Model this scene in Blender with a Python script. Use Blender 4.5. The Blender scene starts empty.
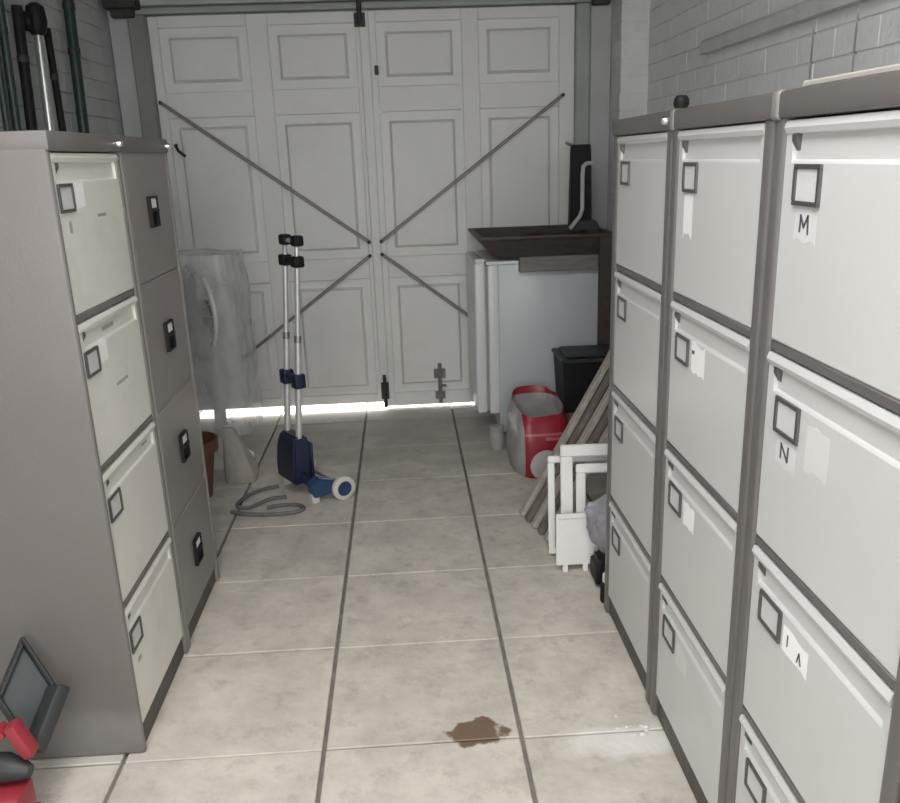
import bpy, bmesh, math, random
from mathutils import Vector, Matrix, noise

random.seed(7)
scene = bpy.context.scene
COL = scene.collection

# ------------------------------------------------------------------ camera
PITCH, YAW, ROLL, CAM_H, FPX = 0.3041, 0.0457, 0.0352, 1.2503, 871.33
fw = Vector((math.sin(YAW) * math.cos(PITCH), math.cos(YAW) * math.cos(PITCH), -math.sin(PITCH)))
r0 = Vector((math.cos(YAW), -math.sin(YAW), 0))
d0 = fw.cross(r0)
rr = math.cos(ROLL) * r0 + math.sin(ROLL) * d0
dd = -math.sin(ROLL) * r0 + math.cos(ROLL) * d0
cam_data = bpy.data.cameras.new('camera')
cam = bpy.data.objects.new('camera', cam_data)
COL.objects.link(cam)
m3 = Matrix((rr, -dd, -fw)).transposed()
cam.matrix_world = Matrix.Translation((0, 0, CAM_H)) @ m3.to_4x4()
cam_data.sensor_width = 36
cam_data.lens = FPX / 900 * 36
cam_data.shift_y = 28.5 / 900
cam_data.clip_start = 0.02
scene.camera = cam

# ------------------------------------------------------------------ world, sun, daylight, exposure
world = bpy.data.worlds.new('overcast_sky')
scene.world = world
world.use_nodes = True
bg = world.node_tree.nodes['Background']
bg.inputs[0].default_value = (1.0, 0.99, 0.975, 1)
bg.inputs[1].default_value = 5.5

sun_d = bpy.data.lights.new('sun', 'SUN')
sun_d.energy = 5.0
sun_d.angle = 0.03
sun = bpy.data.objects.new('sun', sun_d)
COL.objects.link(sun)
sun.rotation_euler = Vector((0.15, -0.80, -0.60)).to_track_quat('-Z', 'Y').to_euler()

# daylight enters by the rear window of the garage: a sampling portal for the sky, no light of its own
por_d = bpy.data.lights.new('rear_opening_portal', 'AREA')
por_d.shape = 'RECTANGLE'
por_d.size, por_d.size_y = 1.5, 1.0
por_d.cycles.is_portal = True
por = bpy.data.objects.new('rear_opening_portal', por_d)
COL.objects.link(por)
por.location = (-0.05, -1.45, 1.45)
por.rotation_euler = (math.radians(90), 0, 0)

por2_d = bpy.data.lights.new('rooflight_portal', 'AREA')
por2_d.shape = 'RECTANGLE'
por2_d.size, por2_d.size_y = 1.1, 1.4
por2_d.cycles.is_portal = True
por2 = bpy.data.objects.new('rooflight_portal', por2_d)
COL.objects.link(por2)
por2.location = (-0.20, 0.45, 2.36)

scene.view_settings.view_transform = 'Standard'
scene.view_settings.look = 'None'
scene.view_settings.gamma = 1
scene.view_settings.use_curve_mapping = False
scene.view_settings.exposure = 0.82

# ------------------------------------------------------------------ materials
def mat(name, col, rough=0.5, var=0.0, scale=6.0, metal=0.0, bump=0.0, bscale=60.0, stretch=(1, 1, 1), rand=0.0,
        dirt=None, dirt_amt=0.0, dscale=3.0, spec=0.5):
    m = bpy.data.materials.new(name)
    m.use_nodes = True
    nt = m.node_tree
    N, L = nt.nodes, nt.links
    b = N['Principled BSDF']
    b.inputs['Roughness'].default_value = rough
    b.inputs['Metallic'].default_value = metal
    b.inputs['Specular IOR Level'].default_value = spec
    b.inputs['Base Color'].default_value = (*col, 1)
    geo = N.new('ShaderNodeNewGeometry')
    mp = N.new('ShaderNodeMapping')
    mp.inputs['Scale'].default_value = stretch
    L.new(geo.outputs['Position'], mp.inputs['Vector'])
    out = None
    if var > 0:
        n = N.new('ShaderNodeTexNoise')
        n.inputs['Scale'].default_value = scale
        n.inputs['Detail'].default_value = 6
        n.inputs['Roughness'].default_value = 0.65
        L.new(mp.outputs[0], n.inputs['Vector'])
        r = N.new('ShaderNodeValToRGB')
        r.color_ramp.elements[0].position = 0.3
        r.color_ramp.elements[1].position = 0.7
        r.color_ramp.elements[0].color = (*[max(0, c * (1 - var)) for c in col], 1)
        r.color_ramp.elements[1].color = (*[min(1, c * (1 + var)) for c in col], 1)
        L.new(n.outputs['Fac'], r.inputs['Fac'])
        out = r.outputs['Color']
    if rand > 0:
        oi = N.new('ShaderNodeObjectInfo')
        mr = N.new('ShaderNodeMapRange')
        mr.inputs['To Min'].default_value = 1 - rand
        mr.inputs['To Max'].default_value = 1 + rand
        L.new(oi.outputs['Random'], mr.inputs['Value'])
        mx = N.new('ShaderNodeVectorMath')
        mx.operation = 'SCALE'
        if out:
            L.new(out, mx.inputs[0])
        else:
            mx.inputs[0].default_value = col
        L.new(mr.outputs[0], mx.inputs['Scale'])
        out = mx.outputs[0]
    if dirt:
        n2 = N.new('ShaderNodeTexNoise')
        n2.inputs['Scale'].default_value = dscale
        n2.inputs['Detail'].default_value = 8
        n2.inputs['Roughness'].default_value = 0.7
        L.new(mp.outputs[0], n2.inputs['Vector'])
        r2 = N.new('ShaderNodeValToRGB')
        r2.color_ramp.elements[0].position = 0.52
        r2.color_ramp.elements[1].position = 0.75
        r2.color_ramp.elements[1].color = (dirt_amt, dirt_amt, dirt_amt, 1)
        L.new(n2.outputs['Fac'], r2.inputs['Fac'])
        mc = N.new('ShaderNodeMix')
        mc.data_type = 'RGBA'
        L.new(r2.outputs['Color'], mc.inputs[0])
        if out:
            L.new(out, mc.inputs[6])
        else:
            mc.inputs[6].default_value = (*col, 1)
        mc.inputs[7].default_value = (*dirt, 1)
        out = mc.outputs[2]
    if out:
        L.new(out, b.inputs['Base Color'])
    if bump > 0:
        nb = N.new('ShaderNodeTexNoise')
        nb.inputs['Scale'].default_value = bscale
        nb.inputs['Detail'].default_value = 5
        L.new(mp.outputs[0], nb.inputs['Vector'])
        bp = N.new('ShaderNodeBump')
        bp.inputs['Strength'].default_value = bump
        bp.inputs['Distance'].default_value = 0.01
        L.new(nb.outputs['Fac'], bp.inputs['Height'])
        L.new(bp.outputs[0], b.inputs['Normal'])
    return m

def blot(m, cx, cy, rx, ry, col, rough=None, soft=0.5, wob=0.5, nscale=14.0, amt=1.0, axes='XY'):
    """A stain with a ragged outline at a fixed place on a material."""
    nt = m.node_tree
    N, L = nt.nodes, nt.links
    b = N['Principled BSDF']
    geo = N.new('ShaderNodeNewGeometry')
    sep = N.new('ShaderNodeSeparateXYZ')
    L.new(geo.outputs['Position'], sep.inputs[0])
    def lin(sock, c, r):
        a = N.new('ShaderNodeMath'); a.operation = 'SUBTRACT'; L.new(sock, a.inputs[0]); a.inputs[1].default_value = c
        d = N.new('ShaderNodeMath'); d.operation = 'DIVIDE'; L.new(a.outputs[0], d.inputs[0]); d.inputs[1].default_value = r
        p = N.new('ShaderNodeMath'); p.operation = 'POWER'; L.new(d.outputs[0], p.inputs[0]); p.inputs[1].default_value = 2
        return p.outputs[0]
    s = N.new('ShaderNodeMath'); s.operation = 'ADD'
    L.new(lin(sep.outputs[axes[0]], cx, rx), s.inputs[0]); L.new(lin(sep.outputs[axes[1]], cy, ry), s.inputs[1])
    n = N.new('ShaderNodeTexNoise'); n.inputs['Scale'].default_value = nscale; n.inputs['Detail'].default_value = 4
    L.new(geo.outputs['Position'], n.inputs['Vector'])
    w = N.new('ShaderNodeMath'); w.operation = 'MULTIPLY_ADD'
    L.new(n.outputs['Fac'], w.inputs[0]); w.inputs[1].default_value = wob * 2
    L.new(s.outputs[0], w.inputs[2])
    r = N.new('ShaderNodeMapRange'); r.interpolation_type = 'SMOOTHSTEP'
    r.inputs['From Min'].default_value = 1 + wob - soft; r.inputs['From Max'].default_value = 1 + wob + soft * 0.3
    r.inputs['To Min'].default_value = amt; r.inputs['To Max'].default_value = 0
    L.new(w.outputs[0], r.inputs['Value'])
    mc = N.new('ShaderNodeMix'); mc.data_type = 'RGBA'
    L.new(r.outputs[0], mc.inputs[0])
    if b.inputs['Base Color'].links:
        L.new(b.inputs['Base Color'].links[0].from_socket, mc.inputs[6])
    else:
        mc.inputs[6].default_value = b.inputs['Base Color'].default_value
    mc.inputs[7].default_value = (*col, 1)
    L.new(mc.outputs[2], b.inputs['Base Color'])
    if rough is not None:
        mr = N.new('ShaderNodeMapRange')
        mr.inputs['To Min'].default_value = b.inputs['Roughness'].default_value
        mr.inputs['To Max'].default_value = rough
        L.new(r.outputs[0], mr.inputs['Value'])
        L.new(mr.outputs[0], b.inputs['Roughness'])

M = {}
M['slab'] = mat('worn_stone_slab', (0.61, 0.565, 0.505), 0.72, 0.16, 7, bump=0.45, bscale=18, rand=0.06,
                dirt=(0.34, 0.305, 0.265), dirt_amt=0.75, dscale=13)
blot(M['slab'], -0.1, 4.15, 1.4, 0.75, (0.335, 0.325, 0.285), None, 1.1, 0.9, 3.5, 0.65)      # ragged darker, greyer tone over the slabs towards the doors
blot(M['slab'], 0.118, 1.685, 0.070, 0.052, (0.19, 0.125, 0.09), 0.5, 0.30, 1.3, 21)
blot(M['slab'], 0.46, 1.62, 0.16, 0.06, (0.80, 0.78, 0.74), None, 0.9, 0.8, 16, 0.85)
blot(M['slab'], -0.75, 1.66, 0.25, 0.035, (0.58, 0.56, 0.53), None, 0.8, 0.7, 16, 0.25)
M['joint'] = mat('dark_floor_joint', (0.23, 0.212, 0.19), 0.95, 0.3, 20)
M['brick'] = mat('painted_brick', (0.90, 0.92, 0.93), 0.7, 0.03, 9, bump=0.35, bscale=45, rand=0.025,
                 dirt=(0.70, 0.70, 0.70), dirt_amt=0.4, dscale=5)
M['mortar'] = mat('painted_mortar', (0.80, 0.82, 0.83), 0.85, 0.1, 12, bump=0.3)
for k_ in ('brick', 'mortar'):
    for cy_ in (2.545, 2.305):
        blot(M[k_], cy_, 1.475, 0.007, 0.085, (0.36, 0.31, 0.28), None, 0.5, 0.3, 40, 0.8, 'YZ')
M['pier'] = mat('painted_pier_brick', (0.80, 0.82, 0.82), 0.75, 0.05, 9, bump=0.35, bscale=45, rand=0.03)
M['wall_grey'] = mat('grey_painted_render', (0.56, 0.58, 0.59), 0.8, 0.12, 5, bump=0.3, bscale=30)
M['ceil'] = mat('dark_ceiling_board', (0.36, 0.35, 0.33), 0.9, 0.2, 5)
M['door'] = mat('off_white_door_paint', (0.83, 0.835, 0.81), 0.5, 0.03, 3, bump=0.05, bscale=80,
                dirt=(0.68, 0.68, 0.64), dirt_amt=0.4, dscale=2.2)
M['post'] = mat('grey_green_post', (0.40, 0.43, 0.42), 0.6, 0.06, 6)
M['postL'] = mat('dark_grey_post', (0.27, 0.28, 0.27), 0.6, 0.08, 6)
M['board'] = mat('pale_frame_board', (0.52, 0.54, 0.54), 0.6, 0.06, 6)
M['brace'] = mat('grey_brace_steel', (0.23, 0.22, 0.215), 0.5, 0.15, 20, metal=0.3)
M['steel'] = mat('dull_steel', (0.45, 0.45, 0.45), 0.4, 0.12, 20, metal=0.8)
M['dark'] = mat('black_plastic', (0.014, 0.014, 0.015), 0.55, 0.2, 20, spec=0.25)
M['iron'] = mat('dark_iron', (0.06, 0.06, 0.06), 0.6, 0.3, 30, metal=0.4)
M['taupe'] = mat('taupe_cabinet_enamel', (0.158, 0.145, 0.138), 0.42, 0.05, 3, bump=0.04, bscale=150,
                 dirt=(0.19, 0.178, 0.17), dirt_amt=0.25, dscale=2)
blot(M['taupe'], -0.80, 0.06, 0.30, 0.075, (0.28, 0.27, 0.26), None, 0.9, 0.8, 12, 0.5, 'XZ')
M['taupeB'] = mat('greige_cabinet_enamel', (0.26, 0.245, 0.23), 0.42, 0.05, 3, bump=0.04, bscale=150)
M['coffee'] = mat('brown_grey_cabinet_frame', (0.128, 0.118, 0.113), 0.36, 0.07, 6, bump=0.03, bscale=150)
M['plinth'] = mat('dark_plinth', (0.085, 0.078, 0.072), 0.6, 0.2, 12, dirt=(0.25, 0.23, 0.2), dirt_amt=0.5, dscale=9)
M['cream'] = mat('cream_drawer_enamel', (0.78, 0.76, 0.71), 0.33, 0.03, 4, bump=0.03, bscale=120,
                 dirt=(0.52, 0.49, 0.44), dirt_amt=0.35, dscale=5)
M['white_en'] = mat('off_white_drawer_enamel', (0.61, 0.61, 0.60), 0.33, 0.03, 4, bump=0.03, bscale=120,
                    dirt=(0.53, 0.525, 0.51), dirt_amt=0.25, dscale=4)
M['holder'] = mat('grey_label_holder', (0.12, 0.118, 0.112), 0.4, 0.1, 20, metal=0.5)
M['card'] = mat('pale_label_card', (0.63, 0.62, 0.62), 0.7, 0.05, 20)
M['paper'] = mat('white_paper', (0.92, 0.92, 0.91), 0.8, 0.02, 25)
M['chrome'] = mat('chrome', (0.8, 0.8, 0.8), 0.18, metal=1.0)
M['ink'] = mat('ink', (0.08, 0.075, 0.09), 0.7)
M['alu'] = mat('brushed_aluminium', (0.80, 0.81, 0.82), 0.38, 0.06, 30, metal=0.55)
M['blue'] = mat('blue_plastic', (0.028, 0.062, 0.15), 0.45, 0.15, 20)
M['navy'] = mat('navy_plastic', (0.016, 0.022, 0.055), 0.45, 0.15, 20)
M['tyre'] = mat('white_wheel_rubber', (0.68, 0.66, 0.60), 0.6, 0.06, 20)
M['cord'] = mat('grey_elastic_cord', (0.15, 0.155, 0.155), 0.8, 0.2, 60)
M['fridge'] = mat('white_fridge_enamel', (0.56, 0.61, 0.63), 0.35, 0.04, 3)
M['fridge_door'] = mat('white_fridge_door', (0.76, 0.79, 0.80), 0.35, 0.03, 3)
M['gasket'] = mat('grey_gasket', (0.30, 0.31, 0.32), 0.7)
M['walnut'] = mat('dark_walnut_board', (0.058, 0.046, 0.042), 0.55, 0.3, 10, stretch=(2, 8, 8))
M['greybrown'] = mat('weathered_board', (0.20, 0.19, 0.18), 0.7, 0.2, 8, stretch=(2, 10, 10))
M['maroon'] = mat('maroon_cloth', (0.055, 0.022, 0.024), 0.9, 0.4, 30)
M['slat'] = mat('weathered_wood_slat', (0.42, 0.385, 0.335), 0.75, 0.25, 12, stretch=(3, 12, 3))
M['slat2'] = mat('dark_wood_slat', (0.17, 0.15, 0.13), 0.75, 0.25, 12, stretch=(3, 12, 3))
M['pvc'] = mat('white_plastic', (0.84, 0.84, 0.82), 0.35, 0.03, 8)
M['greybag'] = mat('grey_polythene', (0.30, 0.30, 0.33), 0.4, 0.2, 12, bump=0.3, bscale=20)
M['carton'] = mat('dark_cardboard', (0.16, 0.14, 0.12), 0.85, 0.2, 10)
M['terra'] = mat('terracotta', (0.17, 0.085, 0.06), 0.85, 0.2, 12)
M['sackp'] = mat('pale_paper_sack', (0.40, 0.37, 0.33), 0.85, 0.12, 9, bump=0.4, bscale=25)
M['fan'] = mat('off_white_fan_plastic', (0.66, 0.67, 0.66), 0.45, 0.05, 8)
M['fandark'] = mat('smoke_grey_blade', (0.22, 0.23, 0.24), 0.35, 0.1, 8)
M['green'] = mat('dark_green_pole_paint', (0.022, 0.045, 0.043), 0.4, 0.3, 20)
M['red'] = mat('red_plastic', (0.29, 0.028, 0.042), 0.42, 0.1, 14)
M['case'] = mat('charcoal_case_plastic', (0.030, 0.033, 0.034), 0.5, 0.1, 14)
M['caselid'] = mat('grey_case_lining', (0.062, 0.072, 0.074), 0.55, 0.1, 8)
M['concrete'] = mat('pale_concrete_yard', (0.6, 0.59, 0.57), 0.9, 0.1, 4)
M['plaster'] = mat('white_plaster_crumb', (0.72, 0.70, 0.67), 0.95, 0.1, 40)
M['jar'] = mat('pale_plastic_tub', (0.34, 0.33, 0.30), 0.6, 0.1, 20)

# thin clear polythene
def poly_mat():
    m = bpy.data.materials.new('clear_polythene')
    m.use_nodes = True
    N, L = m.node_tree.nodes, m.node_tree.links
    b = N['Principled BSDF']
    b.inputs['Base Color'].default_value = (0.72, 0.74, 0.75, 1)
    b.inputs['Roughness'].default_value = 0.28
    t = N.new('ShaderNodeBsdfTransparent')
    t.inputs[0].default_value = (0.96, 0.965, 0.965, 1)
    mx = N.new('ShaderNodeMixShader')
    n = N.new('ShaderNodeTexNoise')
    n.inputs['Scale'].default_value = 5
    n.inputs['Detail'].default_value = 3
    mr = N.new('ShaderNodeMapRange')
    mr.inputs['From Min'].default_value = 0.3
    mr.inputs['From Max'].default_value = 0.7
    mr.inputs['To Min'].default_value = 0.25
    mr.inputs['To Max'].default_value = 0.45
    L.new(n.outputs['Fac'], mr.inputs['Value'])
    L.new(mr.outputs[0], mx.inputs[0])
    L.new(t.outputs[0], mx.inputs[1])
    L.new(b.outputs[0], mx.inputs[2])
    L.new(mx.outputs[0], N['Material Output'].inputs[0])
    return m
M['poly'] = poly_mat()

# printed compost bag: grey film, red printed panel with a white band and a white disc on the face
def bag_mat():
    m = bpy.data.materials.new('printed_plastic_sack')
    m.use_nodes = True
    N, L = m.node_tree.nodes, m.node_tree.links
    b = N['Principled BSDF']
    b.inputs['Roughness'].default_value = 0.35
    tc = N.new('ShaderNodeTexCoord')
    sp = N.new('ShaderNodeSeparateXYZ')
    L.new(tc.outputs['Object'], sp.inputs[0])
    nz = N.new('ShaderNodeTexNoise')
    nz.inputs['Scale'].default_value = 14
    L.new(tc.outputs['Object'], nz.inputs['Vector'])
    base = N.new('ShaderNodeValToRGB')
    base.color_ramp.elements[0].color = (0.20, 0.20, 0.20, 1)
    base.color_ramp.elements[1].color = (0.46, 0.46, 0.45, 1)
    L.new(nz.outputs['Fac'], base.inputs[0])
    def cmp(sock, op, v):
        x = N.new('ShaderNodeMath'); x.operation = op
        L.new(sock, x.inputs[0]); x.inputs[1].default_value = v
        return x.outputs[0]
    def mul(*ss):
        o = ss[0]
        for s in ss[1:]:
            x = N.new('ShaderNodeMath'); x.operation = 'MULTIPLY'
            L.new(o, x.inputs[0]); L.new(s, x.inputs[1]); o = x.outputs[0]
        return o
    def mix(f, a, col):
        x = N.new('ShaderNodeMix'); x.data_type = 'RGBA'
        L.new(f, x.inputs[0]); L.new(a, x.inputs[6]); x.inputs[7].default_value = (*col, 1)
        return x.outputs[2]
    X, Y, Z = sp.outputs
    c = base.outputs[0]
    front = cmp(Y, 'LESS_THAN', -0.02)
    red = mul(front, cmp(X, 'GREATER_THAN', -0.088))
    c = mix(red, c, (0.30, 0.012, 0.03))
    c = mix(mul(red, cmp(Z, 'GREATER_THAN', 0.176), cmp(Z, 'LESS_THAN', 0.186), cmp(X, 'LESS_THAN', 0.075)), c, (0.46, 0.13, 0.16))
    c = mix(mul(red, cmp(Z, 'GREATER_THAN', 0.158), cmp(Z, 'LESS_THAN', 0.170), cmp(X, 'LESS_THAN', 0.055), cmp(X, 'GREATER_THAN', -0.005)), c, (0.46, 0.13, 0.16))
    # disc
    dx = cmp(X, 'SUBTRACT', -0.005); dz = cmp(Z, 'SUBTRACT', 0.055)
    sx = mul(dx, dx); sz = mul(dz, dz)
    ad = N.new('ShaderNodeMath'); ad.operation = 'ADD'; L.new(sx, ad.inputs[0]); L.new(sz, ad.inputs[1])
    c = mix(mul(front, cmp(ad.outputs[0], 'LESS_THAN', 0.0042)), c, (0.50, 0.50, 0.49))
    # red hem at the mouth, seen all round
    c = mix(cmp(Z, 'GREATER_THAN', 0.270), c, (0.28, 0.02, 0.035))
    L.new(c, b.inputs['Base Color'])
    return m
M['sack'] = bag_mat()

# ------------------------------------------------------------------ mesh helpers
def box(bm, x0, x1, y0, y1, z0, z1, bev=0.0, mtx=None, seg=1):
    vs = [bm.verts.new((x, y, z)) for x in (x0, x1) for y in (y0, y1) for z in (z0, z1)]
    idx = [(0, 1, 3, 2), (4, 6, 7, 5), (0, 4, 5, 1), (2, 3, 7, 6), (0, 2, 6, 4), (1, 5, 7, 3)]
    fs = [bm.faces.new([vs[i] for i in f]) for f in idx]
    if mtx is not None:
        bmesh.ops.transform(bm, matrix=mtx, verts=vs)
    if bev > 0:
        es = list({e for f in fs for e in f.edges})
        bmesh.ops.bevel(bm, geom=es, offset=bev, segments=seg, profile=0.5, affect='EDGES')
    return bm

def ring_pts(c, u, v, r, n, ph=0.0):
    return [c + (u * math.cos(ph + 2 * math.pi * i / n) + v * math.sin(ph + 2 * math.pi * i / n)) * r for i in range(n)]

def tube(bm, pts, r, n=10, caps=True, closed=False):
    pts = [Vector(p) for p in pts]
    rs = r if isinstance(r, (list, tuple)) else [r] * len(pts)
    rings = []
    k = len(pts)
    up = None
    for i, p in enumerate(pts):
        if closed:
            t = (pts[(i + 1) % k] - pts[i - 1]).normalized()
        else:
            t = (pts[min(i + 1, k - 1)] - pts[max(i - 1, 0)]).normalized()
        if up is None:
            up = Vector((0, 0, 1)) if abs(t.z) < 0.9 else Vector((1, 0, 0))
        u = t.cross(up).normalized()
        v = u.cross(t).normalized()
        up = v
        rings.append([bm.verts.new(q) for q in ring_pts(p, u, v, rs[i], n)])
    for i in range(k if closed else k - 1):
        a, b = rings[i], rings[(i + 1) % k]
        for j in range(n):
            bm.faces.new((a[j], a[(j + 1) % n], b[(j + 1) % n], b[j]))
    if caps and not closed:
        bm.faces.new(rings[0][::-1])
        bm.faces.new(rings[-1])
    return bm

def lathe(bm, prof, n=20, mtx=None):
    rings = []
    new = []
    for r, z in prof:
        if r < 1e-6:
            v = bm.verts.new((0, 0, z)); rings.append([v]); new.append(v)
        else:
            rg = [bm.verts.new((r * math.cos(2 * math.pi * i / n), r * math.sin(2 * math.pi * i / n), z)) for i in range(n)]
            rings.append(rg); new += rg
    for a, b in zip(rings, rings[1:]):
        for j in range(n):
            if len(a) == 1 and len(b) == 1:
                continue
            if len(a) == 1:
                bm.faces.new((a[0], b[j], b[(j + 1) % n]))
            elif len(b) == 1:
                bm.faces.new((a[j], a[(j + 1) % n], b[0]))
            else:
                bm.faces.new((a[j], a[(j + 1) % n], b[(j + 1) % n], b[j]))
    if mtx is not None:
        bmesh.ops.transform(bm, matrix=mtx, verts=new)
    return bm

def prism(bm, poly, x0, x1, mtx=None):
    """extrude a (y, z) outline along x"""
    a = [bm.verts.new((x0, y, z)) for y, z in poly]
    b = [bm.verts.new((x1, y, z)) for y, z in poly]
    n = len(poly)
    for i in range(n):
        bm.faces.new((a[i], a[(i + 1) % n], b[(i + 1) % n], b[i]))
    bm.faces.new(a[::-1]); bm.faces.new(b)
    if mtx is not None:
        bmesh.ops.transform(bm, matrix=mtx, verts=a + b)
    return bm

def loft(bm, rings, cap0=True, cap1=True):
    R = [[bm.verts.new(p) for p in r] for r in rings]
    n = len(R[0])
    for a, b in zip(R, R[1:]):
        for j in range(n):
            bm.faces.new((a[j], a[(j + 1) % n], b[(j + 1) % n], b[j]))
    if cap0: bm.faces.new(R[0][::-1])
    if cap1: bm.faces.new(R[-1])
    return bm

def mesh_of(bm, name, m, smooth=False):
    bmesh.ops.recalc_face_normals(bm, faces=bm.faces)
    me = bpy.data.meshes.new(name)
    bm.to_mesh(me)
    bm.free()
    me.materials.append(M[m] if isinstance(m, str) else m)
    if smooth:
        me.polygons.foreach_set('use_smooth', [True] * len(me.polygons))
        try:
            me.set_sharp_from_angle(angle=math.radians(40))
        except Exception:
            pass
    return me

def put(name, me, parent=None, loc=(0, 0, 0), rot=(0, 0, 0)):
    o = bpy.data.objects.new(name, me)
    COL.objects.link(o)
    o.location = loc
    o.rotation_euler = rot
    if parent is not None:
        o.parent = parent
    return o

def obj(name, bm, m, parent=None, smooth=False, loc=(0, 0, 0), rot=(0, 0, 0)):
    return put(name, mesh_of(bm, name, m, smooth), parent, loc, rot)

def tag(o, label, cat, group=None, kind=None):
    o['label'] = label
    o['category'] = cat
    if group: o['group'] = group
    if kind: o['kind'] = kind
    return o

def struct(o, label=None):
    o['kind'] = 'structure'
    if label:
        o['label'] = label
    return o

def empty(name, loc=(0, 0, 0), rz=0.0):
    o = bpy.data.objects.new(name, None)
    o.empty_display_size = 0.1
    COL.objects.link(o)
    o.location = loc
    o.rotation_euler = (0, 0, rz)
    return o

NB = bmesh.new

# ------------------------------------------------------------------ the room
XL, XR, YB, YR, ZC = -1.285, 1.152, 4.46, -1.5, 2.25
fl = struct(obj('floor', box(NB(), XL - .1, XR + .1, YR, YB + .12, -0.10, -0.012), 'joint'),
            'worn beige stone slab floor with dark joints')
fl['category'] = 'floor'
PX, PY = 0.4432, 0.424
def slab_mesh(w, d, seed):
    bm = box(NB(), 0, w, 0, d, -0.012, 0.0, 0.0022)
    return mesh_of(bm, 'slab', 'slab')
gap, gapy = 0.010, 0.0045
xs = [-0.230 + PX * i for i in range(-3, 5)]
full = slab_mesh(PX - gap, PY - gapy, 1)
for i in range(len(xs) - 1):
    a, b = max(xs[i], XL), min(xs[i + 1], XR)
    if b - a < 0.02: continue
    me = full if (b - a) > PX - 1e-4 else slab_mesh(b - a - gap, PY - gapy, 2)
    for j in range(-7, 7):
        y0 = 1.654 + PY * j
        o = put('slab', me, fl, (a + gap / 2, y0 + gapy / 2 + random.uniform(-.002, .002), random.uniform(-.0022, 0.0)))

yard = struct(obj('ground', box(NB(), -9, 9, -12, 16, -0.2, -0.105), 'concrete'), 'pale concrete yard outside the garage')
apron = struct(obj('ground', box(NB(), -3, 3, YB + .12, 8, -0.105, -0.004), 'concrete'), 'bright concrete apron seen under the garage doors')

wl = struct(obj('wall_left', box(NB(), XL - .12, XL - .004, YR, YB + .15, -0.1, ZC), 'wall_grey'), 'grey painted left garage wall')
wr = struct(obj('wall_right', box(NB(), XR + .004, XR + .12, YR, YB + .15, -0.1, ZC), 'mortar'), 'white painted brick right garage wall')
bm = NB()                                       # ceiling boards round a rooflight
RX0, RX1, RY0, RY1 = -.75, .35, -0.25, 1.15
box(bm, XL - .12, XR + .12, RY1, YB + .15, ZC, ZC + .08)
box(bm, XL - .12, XR + .12, YR, RY0, ZC, ZC + .08)
box(bm, XL - .12, RX0, RY0, RY1, ZC, ZC + .08)
box(bm, RX1, XR + .12, RY0, RY1, ZC, ZC + .08)
cl = struct(obj('ceiling', bm, 'ceil'), 'dark board garage ceiling with a rooflight')
bm = NB()
for (a0, a1, b0, b1) in ((RX0 - .04, RX1 + .04, RY0 - .04, RY0), (RX0 - .04, RX1 + .04, RY1, RY1 + .04), (RX0 - .04, RX0, RY0, RY1), (RX1, RX1 + .04, RY0, RY1)):
    box(bm, a0, a1, b0, b1, ZC + .08, ZC + .12)
rl = struct(obj('window_1', bm, 'board'), 'rooflight in the garage ceiling')
# rear of the garage: wall round an open window
bm = NB()
box(bm, XL - .12, -.80, YR - .1, YR, -0.1, ZC)
box(bm, .70, XR + .12, YR - .1, YR, -0.1, ZC)
box(bm, -.80, .70, YR - .1, YR, 1.95, ZC)
box(bm, -.80, .70, YR - .1, YR, -0.1, .95)
struct(obj('wall_rear', bm, 'wall_grey'), 'garage wall around the rear window opening')

# painted bricks of the right wall, where they show above the cabinets
bw, bh = 0.225, 0.075
brick = mesh_of(box(NB(), 0.0032, 0.016, 0.0, bw - .005, 0.0, bh - .005, 0.0012), 'brick', 'brick')
for k in range(13):
    z = 1.240 + bh * k
    for j in range(-1, 14):
        y = 1.18 + bw * j + (bw / 2 if k % 2 else 0)
        if y + bw > 4.42: continue
        put('brick', brick, wr, (XR - .004 + random.uniform(-.001, .001), y, z))
brickL = mesh_of(box(NB(), -0.016, -0.0025, 0.0, bw - .004, 0.0, bh - .004, 0.002), 'brick', 'wall_grey')
for k in range(11):
    z = 1.240 + bh * k
    for j in range(7):
        y = 2.82 + bw * j + (bw / 2 if k % 2 else 0)
        if y + bw > 4.46: continue
        put('brick', brickL, wl, (XL + .0045, y, z))
# brick pier at the right of the doors
obj('mortar_core', box(NB(), 1.025, 1.15, 4.203, 4.42, 0, ZC), 'mortar', wr)
pm = mesh_of(box(NB(), 0, 0.118, 0, 0.20, 0, bh - .004, 0.0012), 'brick', 'pier')
for k in range(30):
    put('brick', pm, wr, (1.022 + random.uniform(-.003, .003), 4.20, bh * k))

# wooden batten on the right wall
bm = prism(NB(), [(XR - .004, 1.575), (XR - .034, 1.575), (XR - .034, 1.612), (XR - .022, 1.624), (XR - .004, 1.626)], 0, 4.7)
for v in bm.verts:
    x, y, z = v.co
    v.co = (y, 3.40 - x, z)
M['batten'] = mat('grey_painted_batten', (0.66, 0.665, 0.65), 0.6, 0.1, 8)
tr = struct(obj('trim_1', bm, 'batten'), 'grey painted wooden batten running along the right wall')
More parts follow.
